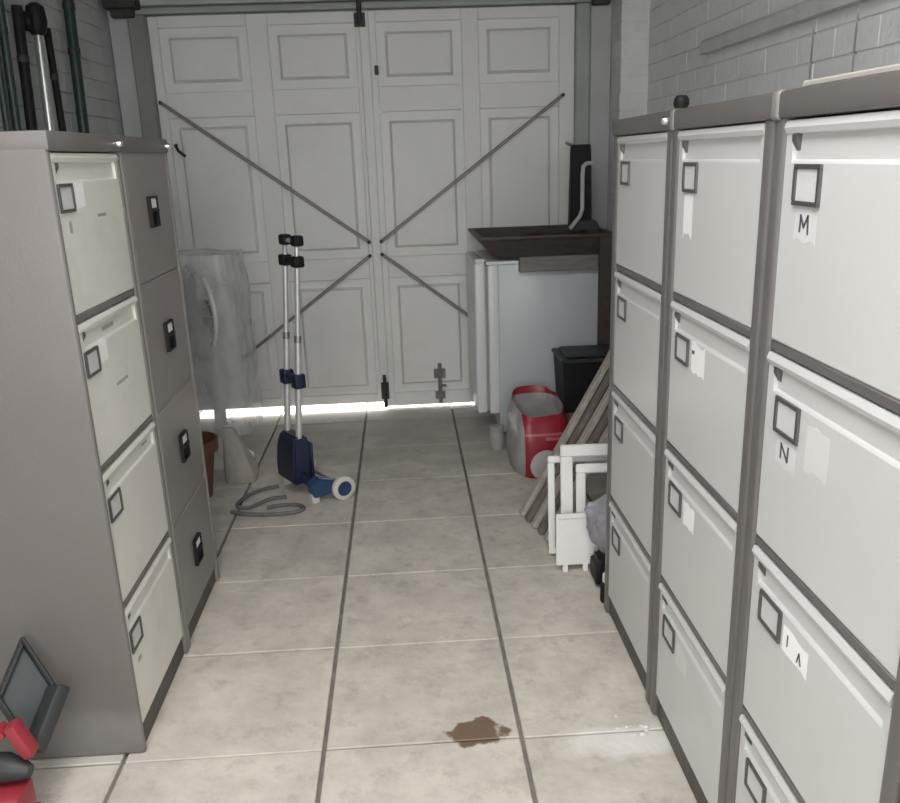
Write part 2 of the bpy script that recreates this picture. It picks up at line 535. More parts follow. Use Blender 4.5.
# rusty run marks below the batten, each a shallow bead of old pipe-fixing
# door surround
bm = NB()
box(bm, XL, -1.19, 4.405, 4.50, 0, 1.99, 0.004)
box(bm, XL - .1, -1.13, 4.50, 4.56, -.1, 2.1)
tr2 = struct(obj('trim_2', bm, 'board'), 'pale board between left wall and garage door post')
tr3 = struct(obj('trim_3', box(NB(), -1.188, -1.112, 4.36, 4.50, 0, 1.905, 0.006), 'postL'), 'dark grey left door post')
tr4 = struct(obj('trim_4', box(NB(), 0.852, 0.918, 4.37, 4.50, 0, 1.905, 0.006), 'post'), 'grey green right door post')
bm = box(NB(), 0.922, 1.02, 4.385, 4.50, 0, 1.99, 0.004)
box(bm, .87, XR + .1, 4.50, 4.56, -.1, 2.1)
tr5 = struct(obj('trim_5', bm, 'board'), 'pale board between right door post and brick pier')
bm = NB()
box(bm, -1.188, 1.02, 4.385, 4.50, 1.908, 1.932, 0.003)
tr6 = struct(obj('trim_6', bm, 'post'), 'grey head rail above the garage doors')
bm = NB()
box(bm, XL, 1.02, 4.40, 4.50, 1.945, 2.02, 0.004)
box(bm, XL, 1.02, 4.447, 4.49, 1.88, 1.95)
tr7 = struct(obj('trim_7', bm, 'board'), 'pale head board at the top of the door frame')
bm = NB()
box(bm, XL - .1, XR + .1, 4.30, 4.56, 2.02, ZC, 0.004)
struct(obj('wall_back', bm, 'ceil'), 'dark lintel over the garage doors')
# dark rafter-end brackets in the two top corners
for i, (x0, x1, nm) in enumerate(((-1.27, -1.13, 'trim_8'), (0.90, 1.02, 'trim_9'))):
    bm = NB()
    box(bm, x0, x1, 4.30, 4.40, 1.925, 2.02, 0.004)
    box(bm, x0 + .02, x1 - .02, 4.33, 4.372, 1.89, 1.93, 0.004)
    struct(obj(nm, bm, 'iron'), 'dark bracket under the lintel at the %s end' % ('left', 'right')[i])

# ------------------------------------------------------------------ garage doors
YD = 4.402          # inner face of the leaves
def panel_bm(x0, x1, z0, z1):
    """sunk surround sloping up to a raised field; faces -Y"""
    bm = NB()
    def rect(ins, y):
        return [Vector((x0 + ins, y, z0 + ins)), Vector((x1 - ins, y, z0 + ins)),
                Vector((x1 - ins, y, z1 - ins)), Vector((x0 + ins, y, z1 - ins))]
    loft(bm, [rect(0, YD + .034), rect(0, YD + .024), rect(0.040, YD + .022), rect(0.053, YD - .004), rect(0.064, YD - .005)])
    return bm

def leaf(name, x0, x1, zb, cols, label):
    root = empty(name, ((x0 + x1) / 2, YD, 0))
    struct(root, label)
    rows = [(1.575, 1.852), (0.785, 1.462), (0.085, 0.680)]
    ox, oy = -root.location.x, -root.location.y
    def add(nm, bm, m, smooth=False, label=None):
        bmesh.ops.translate(bm, vec=(ox, oy, 0), verts=bm.verts)
        o = obj(nm, bm, m, root, smooth)
        if label: o['label'] = label
        return o
    (a0, a1), (b0, b1) = cols
    for (s0, s1) in ((x0, a0), (a1, b0), (b1, x1)):
        add('stile', box(NB(), s0, s1, YD, YD + .042, zb, 1.90, 0.003), 'door')
    zs = [(zb, rows[2][0]), (rows[2][1], rows[1][0]), (rows[1][1], rows[0][0]), (rows[0][1], 1.90)]
    for (c0, c1) in cols:
        for (q0, q1) in zs:
            add('rail', box(NB(), c0 + .0002, c1 - .0002, YD + .0005, YD + .041, q0, q1, 0.003), 'door')
        for (q0, q1) in rows:
            add('panel', panel_bm(c0, c1, q0, q1), 'door')
    return root, add

def bar(bm, p, q, w, t, yf):
    """flat bar in the door plane from p to q (x, z), standing t proud of yf"""
    p, q = Vector((p[0], 0, p[1])), Vector((q[0], 0, q[1]))
    d = (q - p); L = d.length; d.normalize()
    n = Vector((-d.z, 0, d.x))
    mt = Matrix((d, Vector((0, 1, 0)), n)).transposed().to_4x4()
    mt.translation = p + Vector((0, yf, 0))
    return box(bm, 0, L, -t, 0, -w / 2, w / 2, 0.002, mt)

SX = -0.128
d1, add1 = leaf('door_1', -1.110, SX - .003, 0.038, ((-1.068, -0.668), (-0.572, -0.172)),
                'left leaf of the white panelled garage doors with dark diagonal braces')
d2, add2 = leaf('door_2', SX + .003, 0.850, 0.014, ((-0.078, 0.318), (0.398, 0.778)),
                'right leaf of the white panelled garage doors with bolt at its foot')
for add, p, q in ((add1, (-1.090, 1.532), (-0.165, 0.862)), (add1, (-0.165, 0.795), (-0.853, 0.298)),
                  (add2, (-0.105, 0.862), (0.792, 1.510)), (add2, (-0.105, 0.800), (0.310, 0.480))):
    bm = bar(NB(), p, q, 0.015, 0.022, YD - .006)
    add('brace', bm, 'brace', label='thin dark steel diagonal brace')
    bm = NB()
    for e in (p, q):
        lathe(bm, [(0.0, 0.010), (0.006, 0.009), (0.009, 0.004), (0.009, 0)], 10,
              Matrix.Translation((e[0], YD - .024, e[1])) @ Matrix.Rotation(math.radians(90), 4, 'X'))
    add('brace_screw', bm, 'iron')
# meeting strip and its bolts
add1('meeting_strip', box(NB(), SX - .026, SX + .022, YD - .018, YD - .001, 0.055, 1.90, 0.006), 'door')
bm = NB()
tube(bm, [(SX, YD - .032, 0.02), (SX, YD - .032, 0.19)], 0.010)
box(bm, SX - .020, SX + .020, YD - .026, YD - .018, 0.06, 0.15, 0.002)
add1('bolt', bm, 'iron', label='dark drop bolt at the foot of the meeting strip')
bm = NB()
tube(bm, [(SX - .02, YD - .032, 1.84), (SX - .02, YD - .032, 1.96)], 0.012)
box(bm, SX - .045, SX + .005, YD - .026, YD - .018, 1.83, 1.89, 0.002)
add1('bolt', bm, 'iron', label='dark bolt at the top of the meeting strip')
add2('latch_stud', box(NB(), -0.092, -0.074, YD - .022, YD - .001, 1.625, 1.665, 0.003), 'iron')
bm = NB()
tube(bm, [(0.158, YD - .022, 0.03), (0.158, YD - .022, 0.235)], 0.010)
box(bm, 0.128, 0.188, YD - .012, YD - .001, 0.155, 0.205, 0.002)
box(bm, 0.132, 0.184, YD - .012, YD - .001, 0.045, 0.085, 0.002)
tube(bm, [(0.158, YD - .02, 0.12), (0.190, YD - .035, 0.12)], 0.006)
add2('bolt', bm, 'brace', label='grey tower bolt at the foot of the right leaf')
bm = NB()
tube(bm, [(-1.045, YD - .002, 1.345), (-1.045, YD - .03, 1.343), (-1.030, YD - .045, 1.318), (-1.000, YD - .045, 1.292)], 0.007, 8)
add1('hook', bm, 'iron', smooth=True, label='small dark hook on the left stile')

# ------------------------------------------------------------------ filing cabinets
H = 1.32
ZT = [1.283, 0.965, 0.656, 0.346]
EX = [0.012, 0.003, 0.004, -0.003]      # the drawers differ a little in height
DH = 0.289
CACHE = {}
def cabinet_meshes(W, frame, drawer, style):
    key = (W, frame, drawer, style)
    if key in CACHE: return CACHE[key]
    D = 0.615
    pw = 0.034 if style == 'lip' and frame == 'coffee' else (0.018 if style == 'lip' else 0.024)
    g = {}
    bm = NB()
    for s in (-1, 1):
        # side sheet with a rounded front post
        a, b = s * (W / 2 - .0015), s * (W / 2 - pw)
        x0, x1 = min(a, b), max(a, b)
        box(bm, x0, x1, -0.006, D, 0.0, H - .002, 0.007, seg=3)
    box(bm, -W / 2 + .004, W / 2 - .004, D - .004, D, 0.0, H - .004)
    box(bm, -W / 2 + .01, W / 2 - .01, 0.012, D - .01, 0.052, 0.060)
    for z in ZT[1:]:
        box(bm, -W / 2 + pw - .001, W / 2 - pw + .001, -0.001, 0.05, z + .001, z + .0155, 0.002)
    box(bm, -W / 2 + pw - .001, W / 2 - pw + .001, 0.05, 0.054, 0.06, H - .01)
    g['body'] = mesh_of(bm, 'body', frame, True)
    bm = box(NB(), -W / 2 + .001, W / 2 - .001, -0.010, D, H - .036, H, 0.005, seg=2)
    g['top'] = mesh_of(bm, 'top', 'coffee' if style == 'plain' else frame, True)
    bm = box(NB(), -W / 2 + .018, W / 2 - .018, 0.004, 0.03, 0.0, 0.056, 0.002)
    g['plinth'] = mesh_of(bm, 'plinth', 'plinth')
    w = W / 2 - pw - .002
    for k in range(4):
        zb = -EX[k]
        bm = NB()
        if style == 'lip':
            yf = -0.001
            prof = [(yf + .002, zb), (yf, zb + .003), (yf, DH - .056), (yf + .0015, DH - .053), (0.0045, DH - .051), (0.0055, DH - .019),
                    (yf - .002, DH - .0175), (yf - .005, DH - .010), (yf - .002, DH - .001), (0.03, DH), (0.03, zb)]
            prism(bm, prof, -w + .020, w - .014)
            full = [(yf + .002, zb), (yf, zb + .003), (yf, DH - .018), (yf - .002, DH - .0175), (yf - .005, DH - .010), (yf - .002, DH - .001), (0.03, DH), (0.03, zb)]
            prism(bm, full, -w, -w + .020)
            prism(bm, full, w - .014, w)
        else:
            box(bm, -w, w, -0.004, 0.03, zb, DH + .006, 0.003, seg=2)
        g['drawer%d' % k] = mesh_of(bm, 'drawer', drawer)
    if style == 'lip':
        bm = prism(NB(), [(-.003, DH - .019), (-.003, DH - .027), (0.0045, DH - .040), (0.0055, DH - .019)], -w + .0205, -w + .033)
        g['latch'] = mesh_of(bm, 'latch', 'holder')
        bm = NB()
        hw, hh, t, y0, y1 = .038, .0265, .0062, -.0055, -.0005
        box(bm, -hw, hw, y0, y1, hh - t, hh, 0.001); box(bm, -hw, hw, y0, y1, -hh, -hh + t, 0.001)
        box(bm, -hw, -hw + t, y0, y1, -hh + t, hh - t); box(bm, hw - t, hw, y0, y1, -hh + t, hh - t)
        g['holder'] = mesh_of(bm, 'label_holder', 'holder')
        g['card'] = mesh_of(box(NB(), -hw + t * .9, hw - t * .9, -.0025, -.0005, -hh + t * .9, hh - t * .9), 'label_card', 'card')
    else:
        bm = NB()
        hw, hh, t, y0, y1 = .034, .038, .005, -.014, -.003
        box(bm, -hw, hw, y0, y1, hh - t, hh, 0.001); box(bm, -hw, hw, y0, y1, -hh, -hh + t, 0.001)
        box(bm, -hw, -hw + t, y0, y1, -hh + t, hh - t); box(bm, hw - t, hw, y0, y1, -hh + t, hh - t)
        box(bm, -hw + t, hw - t, -.006, -.003, -hh + t, 0.008)
        prism(bm, [(-.006, .008), (-.017, .004), (-.017, .000), (-.006, .002)], -hw + t, hw - t)
        g['holder'] = mesh_of(bm, 'pull_handle', 'dark')
        g['card'] = mesh_of(box(NB(), -hw + t * .9, hw - t * .9, -.010, -.0035, 0.009, hh - t), 'label_card', 'paper')
    bm = NB()
    lathe(bm, [(0, 0.010), (0.006, 0.010), (0.008, 0.007), (0.0085, 0)], 14, Matrix.Rotation(math.radians(90), 4, 'X'))
    g['lock'] = mesh_of(bm, 'lock', 'chrome', True)
    CACHE[key] = g
    return g

def cabinet(loc, rz, W, frame, drawer, style, label, group, lock=True, hx=0.117):
    g = cabinet_meshes(W, frame, drawer, style)
    root = empty('filing_cabinet', loc, rz)
    tag(root, label, 'filing cabinet', group)
    put('body', g['body'], root)
    put('top', g['top'], root)
    put('plinth', g['plinth'], root)['label'] = 'dark plinth strip'
    drs = []
    for k, z in enumerate(ZT):
        d = put('drawer', g['drawer%d' % k], root, (0, 0, z - DH - .001))
        if style == 'lip':
            put('latch', g['latch'], d)
            h = put('label_holder', g['holder'], d, (-W / 2 + hx, 0, DH - .083))
            put('label_card', g['card'], d, (-W / 2 + hx, 0, DH - .083))
        else:
            put('pull_handle', g['holder'], d, (-0.010, 0, DH - .140))
            put('label_card', g['card'], d, (-0.010, 0, DH - .140))
        drs.append(d)
    if lock:
        put('lock', g['lock'], root, (W / 2 - .020, -.010, H - .018))
    return root, drs

WR, WL_ = 0.4744, 0.4293
XF = 0.529
YC = 2.206
GR = 'filing cabinets along the right wall'
cabs = []
LR = ['off-white four-drawer filing cabinet farthest along the right row, beside the leaning slats',
      'off-white filing cabinet in the right row, second from the garage doors, with paper stickers',
      'off-white filing cabinet nearest in view on the right, drawers lettered M and N',
      'off-white filing cabinet cut off at the bottom right corner of the picture']
for i in range(4):
    cabs.append(cabinet((XF, YC - WR * (i + .5), 0), math.radians(-90), WR - .001, 'coffee', 'white_en', 'lip', LR[i], GR, lock=(i in (0,)), hx=0.112))
M['cap'] = mat('worn_pale_corner', (0.235, 0.225, 0.215), 0.4, 0.1, 20)
for i in (1, 2):
    bm = box(NB(), -.013, .013, -.0125, .030, H - .038, H + .0015, .006, None, 3)
    obj('corner_cap', bm, 'cap', cabs[i][0], True, (-WR / 2 + .012, 0, 0))['label'] = 'worn pale corner of the cabinet top'
GL = 'filing cabinets along the left wall'
YA = 1.678
XFL = -0.635
cabA = cabinet((XFL, YA + WL_ / 2, 0), math.radians(90), WL_ - .001, 'taupe', 'cream', 'lip',
               'taupe filing cabinet with cream drawers, near one on the left', GL, hx=0.068)
cabB = cabinet((XFL, YA + WL_ * 1.5, 0), math.radians(90), WL_ - .001, 'taupeB', 'taupeB', 'plain',
               'plain greige filing cabinet with dark recessed pulls, beyond the cream-drawered one', GL)

# stickers, tape and lettering on the drawers (children of the drawers)
def sticker(d, x0, x1, z0, z1, m='paper', seed=0, label=None, y=-.0012):
    rnd = random.Random(seed)
    bm = NB()
    n = 5
    top = [(x0 + (x1 - x0) * i / n, z1 + rnd.uniform(-.12, .05) * (z1 - z0)) for i in range(n + 1)]
    bot = [(x0 + (x1 - x0) * i / n, z0 + rnd.uniform(-.05, .12) * (z1 - z0)) for i in range(n, -1, -1)]
    ring = top + bot
    loft(bm, [[Vector((x, y, z)) for x, z in ring], [Vector((x, y - .0002, z)) for x, z in ring]])
    o = obj('sticker', bm, m, d)
    if label: o['label'] = label
    return o

def strokes(d, segs, w=0.0032, y=-.0019):
    bm = NB()
    for (x0, z0), (x1, z1) in segs:
        p, q = Vector((x0, 0, z0)), Vector((x1, 0, z1))
        dr = (q - p); L = dr.length; dr.normalize()
        mt = Matrix((dr, Vector((0, 1, 0)), Vector((-dr.z, 0, dr.x)))).transposed().to_4x4()
        mt.translation = p + Vector((0, y, 0))
        box(bm, -w / 2, L + w / 2, -.0006, .0004, -w / 2, w / 2, 0, mt)
    return obj('lettering', bm, 'ink', d)

E_dr = cabs[2][1]
tx = -WR / 2 + .112
M['tape'] = mat('pale_tape', (0.70, 0.695, 0.68), 0.5, 0.03, 20)
def letter(d, kind):
    z0, z1 = DH - .142, DH - .122
    x0, x1 = tx - .012, tx + .010
    sticker(d, tx - .030, tx + .034, z0 - .014, z1 + .006, 'tape', 3, 'pale tape strip', -.0011)
    if kind == 'M':
        sg = [((x0, z0), (x0 + .001, z1)), ((x0 + .001, z1), (x0 + .011, z0 + .006)), ((x0 + .011, z0 + .006), (x1, z1)), ((x1, z1), (x1 + .002, z0 - .002))]
    else:
        sg = [((x0, z0), (x0, z1)), ((x0, z1), (x1, z0)), ((x1, z0), (x1 + .001, z1))]
    o = strokes(d, sg)
    o['label'] = 'handwritten letter ' + kind
letter(E_dr[0], 'M')
letter(E_dr[1], 'N')
sticker(E_dr[1], tx + .060, tx + .125, DH - .135, DH - .070, 'tape', 11, 'pale patch', -.0011)  # ragged pale patch to the right of the label holder
sticker(E_dr[2], tx + .045, tx + .125, DH - .115, DH - .070, 'paper', 12, 'torn white sticker')
strokes(E_dr[2], [((tx + .062, DH - .098), (tx + .062, DH - .082))], .0022)
strokes(E_dr[2], [((tx + .095, DH - .103), (tx + .100, DH - .088)), ((tx + .100, DH - .088), (tx + .106, DH - .103))], .0022)
D_dr = cabs[1][1]
sticker(D_dr[0], tx - .032, tx + .018, DH - .190, DH - .115, 'paper', 5, 'white paper strip')
sticker(D_dr[1], tx + .052, tx + .125, DH - .115, DH - .055, 'paper', 6, 'white printed sticker')
strokes(D_dr[1], [((tx + .060, DH - .075), (tx + .066, DH - .075))], .006)
sticker(D_dr[2], tx + .050, tx + .115, DH - .112, DH - .062, 'paper', 7, 'white paper sticker')
sticker(D_dr[3], tx + .050, tx + .120, DH - .125, DH - .070, 'tape', 8, 'pale torn sticker')
A_dr = cabA[1]
ax = -WL_ / 2 + .068
sticker(A_dr[0], ax + .047, ax + .105, DH - .105, DH - .055, 'paper', 21, 'white sticker beside the holder')
sticker(A_dr[1], ax + .042, ax + .100, DH - .100, DH - .050, 'paper', 22, 'white sticker beside the holder')
M['smudge'] = mat('grey_scuff', (0.40, 0.385, 0.36), 0.7, 0.2, 40)
for d, x0, x1, z0, z1, s in ((A_dr[0], .02, .075, DH - .128, DH - .121, 31), (A_dr[0], -.15, -.135, DH - .150, DH - .125, 32),
                             (A_dr[1], -.045, .03, DH - .040, DH - .031, 33), (A_dr[1], -.02, .06, DH - .165, DH - .158, 34),
                             (A_dr[2], .10, .14, DH - .035, DH - .030, 35), (A_dr[3], -.155, -.13, DH - .150, DH - .138, 36)):
    o = sticker(d, x0, x1, z0, z1, 'smudge', s, 'grey scuff mark', -.0011 if z1 < DH - .06 else .0040)

# ------------------------------------------------------------------ small things on the right cabinets
bm = NB()
lathe(bm, [(0, 0.026), (0.009, 0.026), (0.014, 0.020), (0.015, 0.010), (0.012, 0.004), (0.013, 0.0), (0, 0.0)], 14)
tag(obj('rubber_foot', bm, 'dark', None, True, (XF + .012, YC - WR + .006, H)), 'small black rubber foot standing on top between the two far right cabinets', 'rubber foot')
bm = NB()
mt = Matrix.Rotation(math.radians(1.2), 4, 'Z')
box(bm, 0.022, 0.56, 0.02, 0.60, 0.0005, .009, .002, mt)
tag(obj('cardboard_sheet', bm, 'sackp', None, False, (XF - .005, 0.60, H)), 'pale flat cardboard sheet lying on the nearest right cabinet', 'cardboard')

# ------------------------------------------------------------------ hand trolley
axd = Vector((0.150, -0.250, 0)).normalized()     # along the axle
nrm = Vector((axd.y, -axd.x, 0))                   # horizontal, across the axle
TC = Vector((-0.432, 3.262, 0))
T = empty('hand_trolley', TC)
tag(T, 'folded aluminium hand trolley with blue joints and white wheels standing by the doors', 'hand trolley')
def P(a, n, z): return axd * a + nrm * n + Vector((0, 0, z))
mt = Matrix((axd, nrm, Vector((0, 0, 1)))).transposed().to_4x4()
def U(a, n, z): return P(a, n, z) + Vector((-.030 + .075 * (z - .24), 0, 0))      # the folded upright leans a little
def ubox(a0, a1, n0, n1, z0, z1, bev):
    m_ = mt.copy(); m_.translation = Vector((-.030 + .075 * ((z0 + z1) / 2 - .24), 0, 0))
    return box(NB(), a0, a1, n0, n1, z0, z1, bev, m_, 2)
for s in (-1, 1):
    k = s * .052
    obj('lower_tube', tube(NB(), [U(k, 0, .20), U(k, 0, .62)], 0.0125, 12), 'alu', T, True)
    obj('upper_tube', tube(NB(), [U(k, 0, .62), U(k, 0, .93)], 0.0100, 12), 'alu', T, True)
    obj('collar', tube(NB(), [U(k, 0, .61), U(k, 0, .635)], 0.014, 12), 'steel', T, True)
    obj('clamp', ubox(k - .024, k + .024, -.022, .022, .435, .490, .006), 'navy', T, True)
    obj('grip_end', ubox(k - .024, k + .024, -.020, .020, .885, .925, .007), 'dark', T, True)
    obj('handle_grip', ubox(k - .023, k + .023, -.019, .019, .960, .998, .008), 'dark', T, True)
obj('clamp_bridge', tube(NB(), [U(-.052, 0, .468), U(-.02, .004, .468), U(.02, .004, .460), U(.052, 0, .458)], 0.015, 10), 'navy', T, True)
obj('grip_bridge', tube(NB(), [U(-.055, 0, .912), U(-.02, .004, .906), U(.02, .004, .906), U(.055, 0, .908)], 0.014, 10), 'dark', T, True)
obj('handle_bar', tube(NB(), [U(-.052, 0, .925), U(-.052, 0, .965), U(-.04, 0, .978), U(.04, 0, .978), U(.052, 0, .965), U(.052, 0, .925)], 0.009, 10), 'alu', T, True)
# folded blue base
bm = NB()
loft(bm, [[U(a * k, n * k2, z) for a, n in ((-.085, -.032), (.085, -.032), (.085, .032), (-.085, .032))] for k, k2, z in
          ((0.95, 1.0, .055), (1.0, 1.15, .12), (0.95, 1.1, .20), (0.80, .8, .245))])
bmesh.ops.bevel(bm, geom=bm.edges[:], offset=.008, segments=2, affect='EDGES')
obj('base_casting', bm, 'navy', T, True)
obj('folded_toe_plate', ubox(-.080, .080, -.052, -.040, .045, .215, .005), 'navy', T, True)
obj('toe_plate_rib', ubox(-.045, .045, -.058, -.050, .07, .18, .003), 'blue', T, True)
obj('axle', tube(NB(), [P(-.175, -.080, .0475), P(.175, -.080, .0475)], .008, 10), 'steel', T, True)
for s in (-1, 1):
    a = s * .160
    bm = NB()
    loft(bm, [[P(a - s * .030 + da, n, z) for n, z in ((-.090, .030), (.035, .022), (.045, .075), (.010, .100), (-.085, .066))] for da in (-.024, .024)])
    bmesh.ops.bevel(bm, geom=bm.edges[:], offset=.006, segments=2, affect='EDGES')
    obj('wheel_bracket', bm, 'blue', T, True)
    obj('bracket_arm', tube(NB(), [P(a - s * .03, .02, .06), U(s * .07, 0, .09)], .016, 10), 'navy', T, True)
    wm = Matrix((nrm, Vector((0, 0, 1)), axd)).transposed().to_4x4()
    wm.translation = P(a + s * .014, -.080, .0475)
    bm = lathe(NB(), [(.030, -.013), (.041, -.013), (.047, -.008), (.0475, 0), (.047, .008), (.041, .013), (.030, .013), (.030, -.013)], 28, wm)
    w = obj('wheel', bm, 'tyre', T, True)
    bm = lathe(NB(), [(0, -.010), (.030, -.010), (.030, .010), (.012, .010), (.011, .016), (0, .016)], 20, wm)
    obj('wheel_hub', bm, 'blue', w, True)
    bm = box(NB(), a - s * .03 - .018, a - s * .03 + .018, .008, .040, 0.0, .040, .004, mt)
    obj('foot', bm, 'tyre', T, True)
# elastic cords lying on the floor
def cord(ctr, pts, label):
    # smooth closed/open loop through points (Catmull-Rom)
    P_ = [Vector((x, y, z)) for x, y, z in pts]
    out = []
    n = len(P_)
    for i in range(n - 1):
        p0, p1, p2, p3 = P_[max(i - 1, 0)], P_[i], P_[i + 1], P_[min(i + 2, n - 1)]
        for k in range(8):
            t = k / 8
            out.append(0.5 * ((2 * p1) + (p2 - p0) * t + (2 * p0 - 5 * p1 + 4 * p2 - p3) * t * t + (3 * p1 - p0 - 3 * p2 + p3) * t ** 3))
    out.append(P_[-1])
    o = obj('elastic_cord', tube(NB(), out, .0075, 8), 'cord', None, True)
    return tag(o, label, 'cord', 'elastic cords by the hand trolley')
cord(None, [(-.545, 3.31, .010), (-.60, 3.285, .009), (-.655, 3.22, .009), (-.68, 3.13, .009), (-.63, 3.10, .009), (-.56, 3.175, .009), (-.50, 3.19, .009)],
     'grey elastic cord looped on the floor, left end by the paper sack')
cord(None, [(-.56, 3.085, .009), (-.51, 3.105, .009), (-.45, 3.10, .009), (-.42, 3.065, .009), (-.45, 3.03, .009), (-.54, 3.02, .009), (-.63, 3.035, .009), (-.69, 3.065, .009)],
     'grey elastic cord curling on the floor nearest the camera by the trolley')
# ------------------------------------------------------------------ left of the doors: fan in polythene, pot, sack, poles
F = empty('electric_fan', (-0.84, 3.70, 0), math.radians(-52))
tag(F, 'off-white electric fan wrapped in clear polythene beside the left door', 'fan')
obj('base', lathe(NB(), [(0, .04), (.05, .04), (.11, .03), (.135, .012), (.135, 0), (0, 0)], 24), 'fan', F, True)
obj('stem', tube(NB(), [(0, 0, .03), (0, .03, .60)], [.028, .020], 12), 'fan', F, True)
fm = Matrix.Translation((0, -.03, .665)) @ Matrix.Rotation(math.radians(90), 4, 'X')
bm = NB()
n = 36
tube(bm, [fm @ Vector((.185 * math.cos(2 * math.pi * i / n), .185 * math.sin(2 * math.pi * i / n), .02)) for i in range(n)], .011, 8, closed=True)
obj('guard_ring', bm, 'fan', F, True)
bm = NB()
for i in range(20):
    a = 2 * math.pi * i / 20
    tube(bm, [fm @ Vector((.03 * math.cos(a), .03 * math.sin(a), .05)), fm @ Vector((.10 * math.cos(a), .10 * math.sin(a), .045)), fm @ Vector((.185 * math.cos(a), .185 * math.sin(a), .02))], .0022, 5)
obj('guard_wires', bm, 'fan', F, True)['kind'] = 'stuff'
bm = lathe(NB(), [(0, .06), (.03, .058), (.038, .045), (.0, .045)], 20, fm)
obj('guard_badge', bm, 'fandark', F, True)
for k in range(3):
    bm = NB()
    a0 = 2 * math.pi * k / 3
    rings = []
    for r_, wd in ((.025, .35), (.08, .75), (.13, .85), (.16, .6)):
        row = []
        for t, sgn in ((-1, 0), (0, 0), (1, 0)):
            a = a0 + t * wd * .7
            row.append(fm @ Vector((r_ * math.cos(a), r_ * math.sin(a), .012 * t + .016)))
        rings.append(row + [p + Vector((0, .003, 0)) for p in row[::-1]])
    loft(bm, rings)
    obj('blade', bm, 'fandark', F, True)
bm = lathe(NB(), [(0, -.10), (.03, -.10), (.05, -.08), (.052, -.02), (.03, .0), (0, .0)], 20, fm)
obj('motor', bm, 'fan', F, True)

bm = NB()
rings = []
for k in range(15):
    z = .15 + .755 * k / 14
    ring = []
    f_ = 1.0 - .10 * (k / 14) ** 5 + .012 * math.sin(k * 1.3)
    for i in range(36):
        a = 2 * math.pi * i / 36
        c, s = math.cos(a), math.sin(a)
        px = .185 * math.copysign(abs(c) ** .45, c) * f_
        py = .155 * math.copysign(abs(s) ** .45, s) * f_
        d = noise.noise(Vector((px * 8, py * 8, z * 2.5))) * .022 + noise.noise(Vector((px * 30, py * 30, z * 3 + 4))) * .006
        ring.append(Vector((px * (1 + d * 3), py * (1 + d * 3), z + (d * .6 if k > 10 else 0))))
    rings.append(ring)
loft(bm, rings, False, True)
pb = obj('polythene_bag', bm, 'poly', None, True, (-0.855, 3.72, 0), (0, 0, math.radians(-6)))
tag(pb, 'clear crinkled polythene bag pulled over the white fan', 'plastic bag')

bm = lathe(NB(), [(0, .012), (.062, .012), (.064, 0), (.070, 0), (.098, .19), (.112, .19), (.114, .235), (.104, .237), (.092, .20), (.066, .02), (0, .02)], 28)
tag(obj('plant_pot', bm, 'terra', None, True, (-0.872, 3.27, 0)), 'dark terracotta plant pot half hidden behind the greige cabinet', 'plant pot')
bm = NB()
rings = []
for z, wx, wy, sx in ((0, .066, .055, .01), (.03, .070, .058, .008), (.09, .054, .048, .0), (.15, .040, .034, -.012), (.20, .028, .016, -.024), (.225, .024, .006, -.030)):
    ring = []
    for i in range(20):
        a = 2 * math.pi * i / 20
        c, s = math.cos(a), math.sin(a)
        q = Vector((wx * math.copysign(abs(c) ** .6, c) + sx, wy * math.copysign(abs(s) ** .6, s), z))
        q += Vector((1, 1, 0)) * noise.noise(q * 22) * .008
        ring.append(q)
    rings.append(ring)
loft(bm, rings)
tag(obj('paper_sack', bm, 'sackp', None, False, (-0.722, 3.44, 0)), 'small pale paper sack slumped on the floor beside the terracotta pot', 'sack')

def pole(name, p0, p1, r, m, label, knob=None, bands=()):
    p0, p1 = Vector(p0), Vector(p1)
    root = empty(name, p0)
    tag(root, label, 'pole', 'poles leaning on the left wall')
    d = p1 - p0
    obj('shaft', tube(NB(), [(0, 0, 0), d], r, 14), m, root, True)
    obj('end_cap', tube(NB(), [(0, 0, 0), d * .012], r * 1.18, 14), 'dark', root, True)
    if knob:
        zax = d.normalized()
        q = zax.to_track_quat('Z', 'Y').to_matrix().to_4x4(); q.translation = d
        bm = lathe(NB(), [(r * 1.05, -.06), (.030, -.045), (.036, -.01), (.030, .035), (.014, .048), (0, .05)], 16, q)
        obj('clamp_head', bm, 'dark', root, True)
        bm = NB()
        lathe(bm, [(0, .055), (.026, .052), (.033, .025), (.026, 0), (0, 0)], 14, q @ Matrix.Translation((.0, .040, -.02)) @ Matrix.Rotation(math.radians(90), 4, 'Y'))
        obj('clamp_knob', bm, 'dark', root, True)
    for b in bands:
        obj('ferrule', tube(NB(), [d * b, d * (b + .012)], r * 1.12, 14), 'iron', root, True)
    return root
M['tube'] = mat('satin_steel', (0.55, 0.58, 0.57), 0.33, 0.1, 20, metal=0.85)
pole('steel_pole', (-1.235, 3.22, 0), (-1.238, 3.405, 1.76), 0.017, 'tube', 'shiny steel pole with black clamp head leaning on the left wall', True)
pole('dark_pole', (-1.254, 3.02, 0), (-1.262, 3.185, 1.95), 0.014, 'green', 'dark green pole second from the left among the poles on left wall', bands=(.86,))
pole('dark_pole', (-1.252, 3.09, 0), (-1.254, 3.29, 1.78), 0.018, 'dark', 'thick black pole just left of the shiny steel pole', bands=(.9,))
pole('dark_pole', (-1.240, 3.49, 0), (-1.246, 3.515, 1.74), 0.013, 'dark', 'thin black pole just right of the shiny steel pole', bands=(.9,))
pole('dark_pole', (-1.240, 3.60, 0), (-1.255, 3.83, 2.05), 0.021, 'green', 'dark green pole standing apart, nearest the doors on left wall', bands=(.82, .9))
pole('dark_pole', (-1.254, 2.95, 0), (-1.265, 3.115, 1.95), 0.012, 'green', 'thin green pole leftmost of the poles on the left wall')

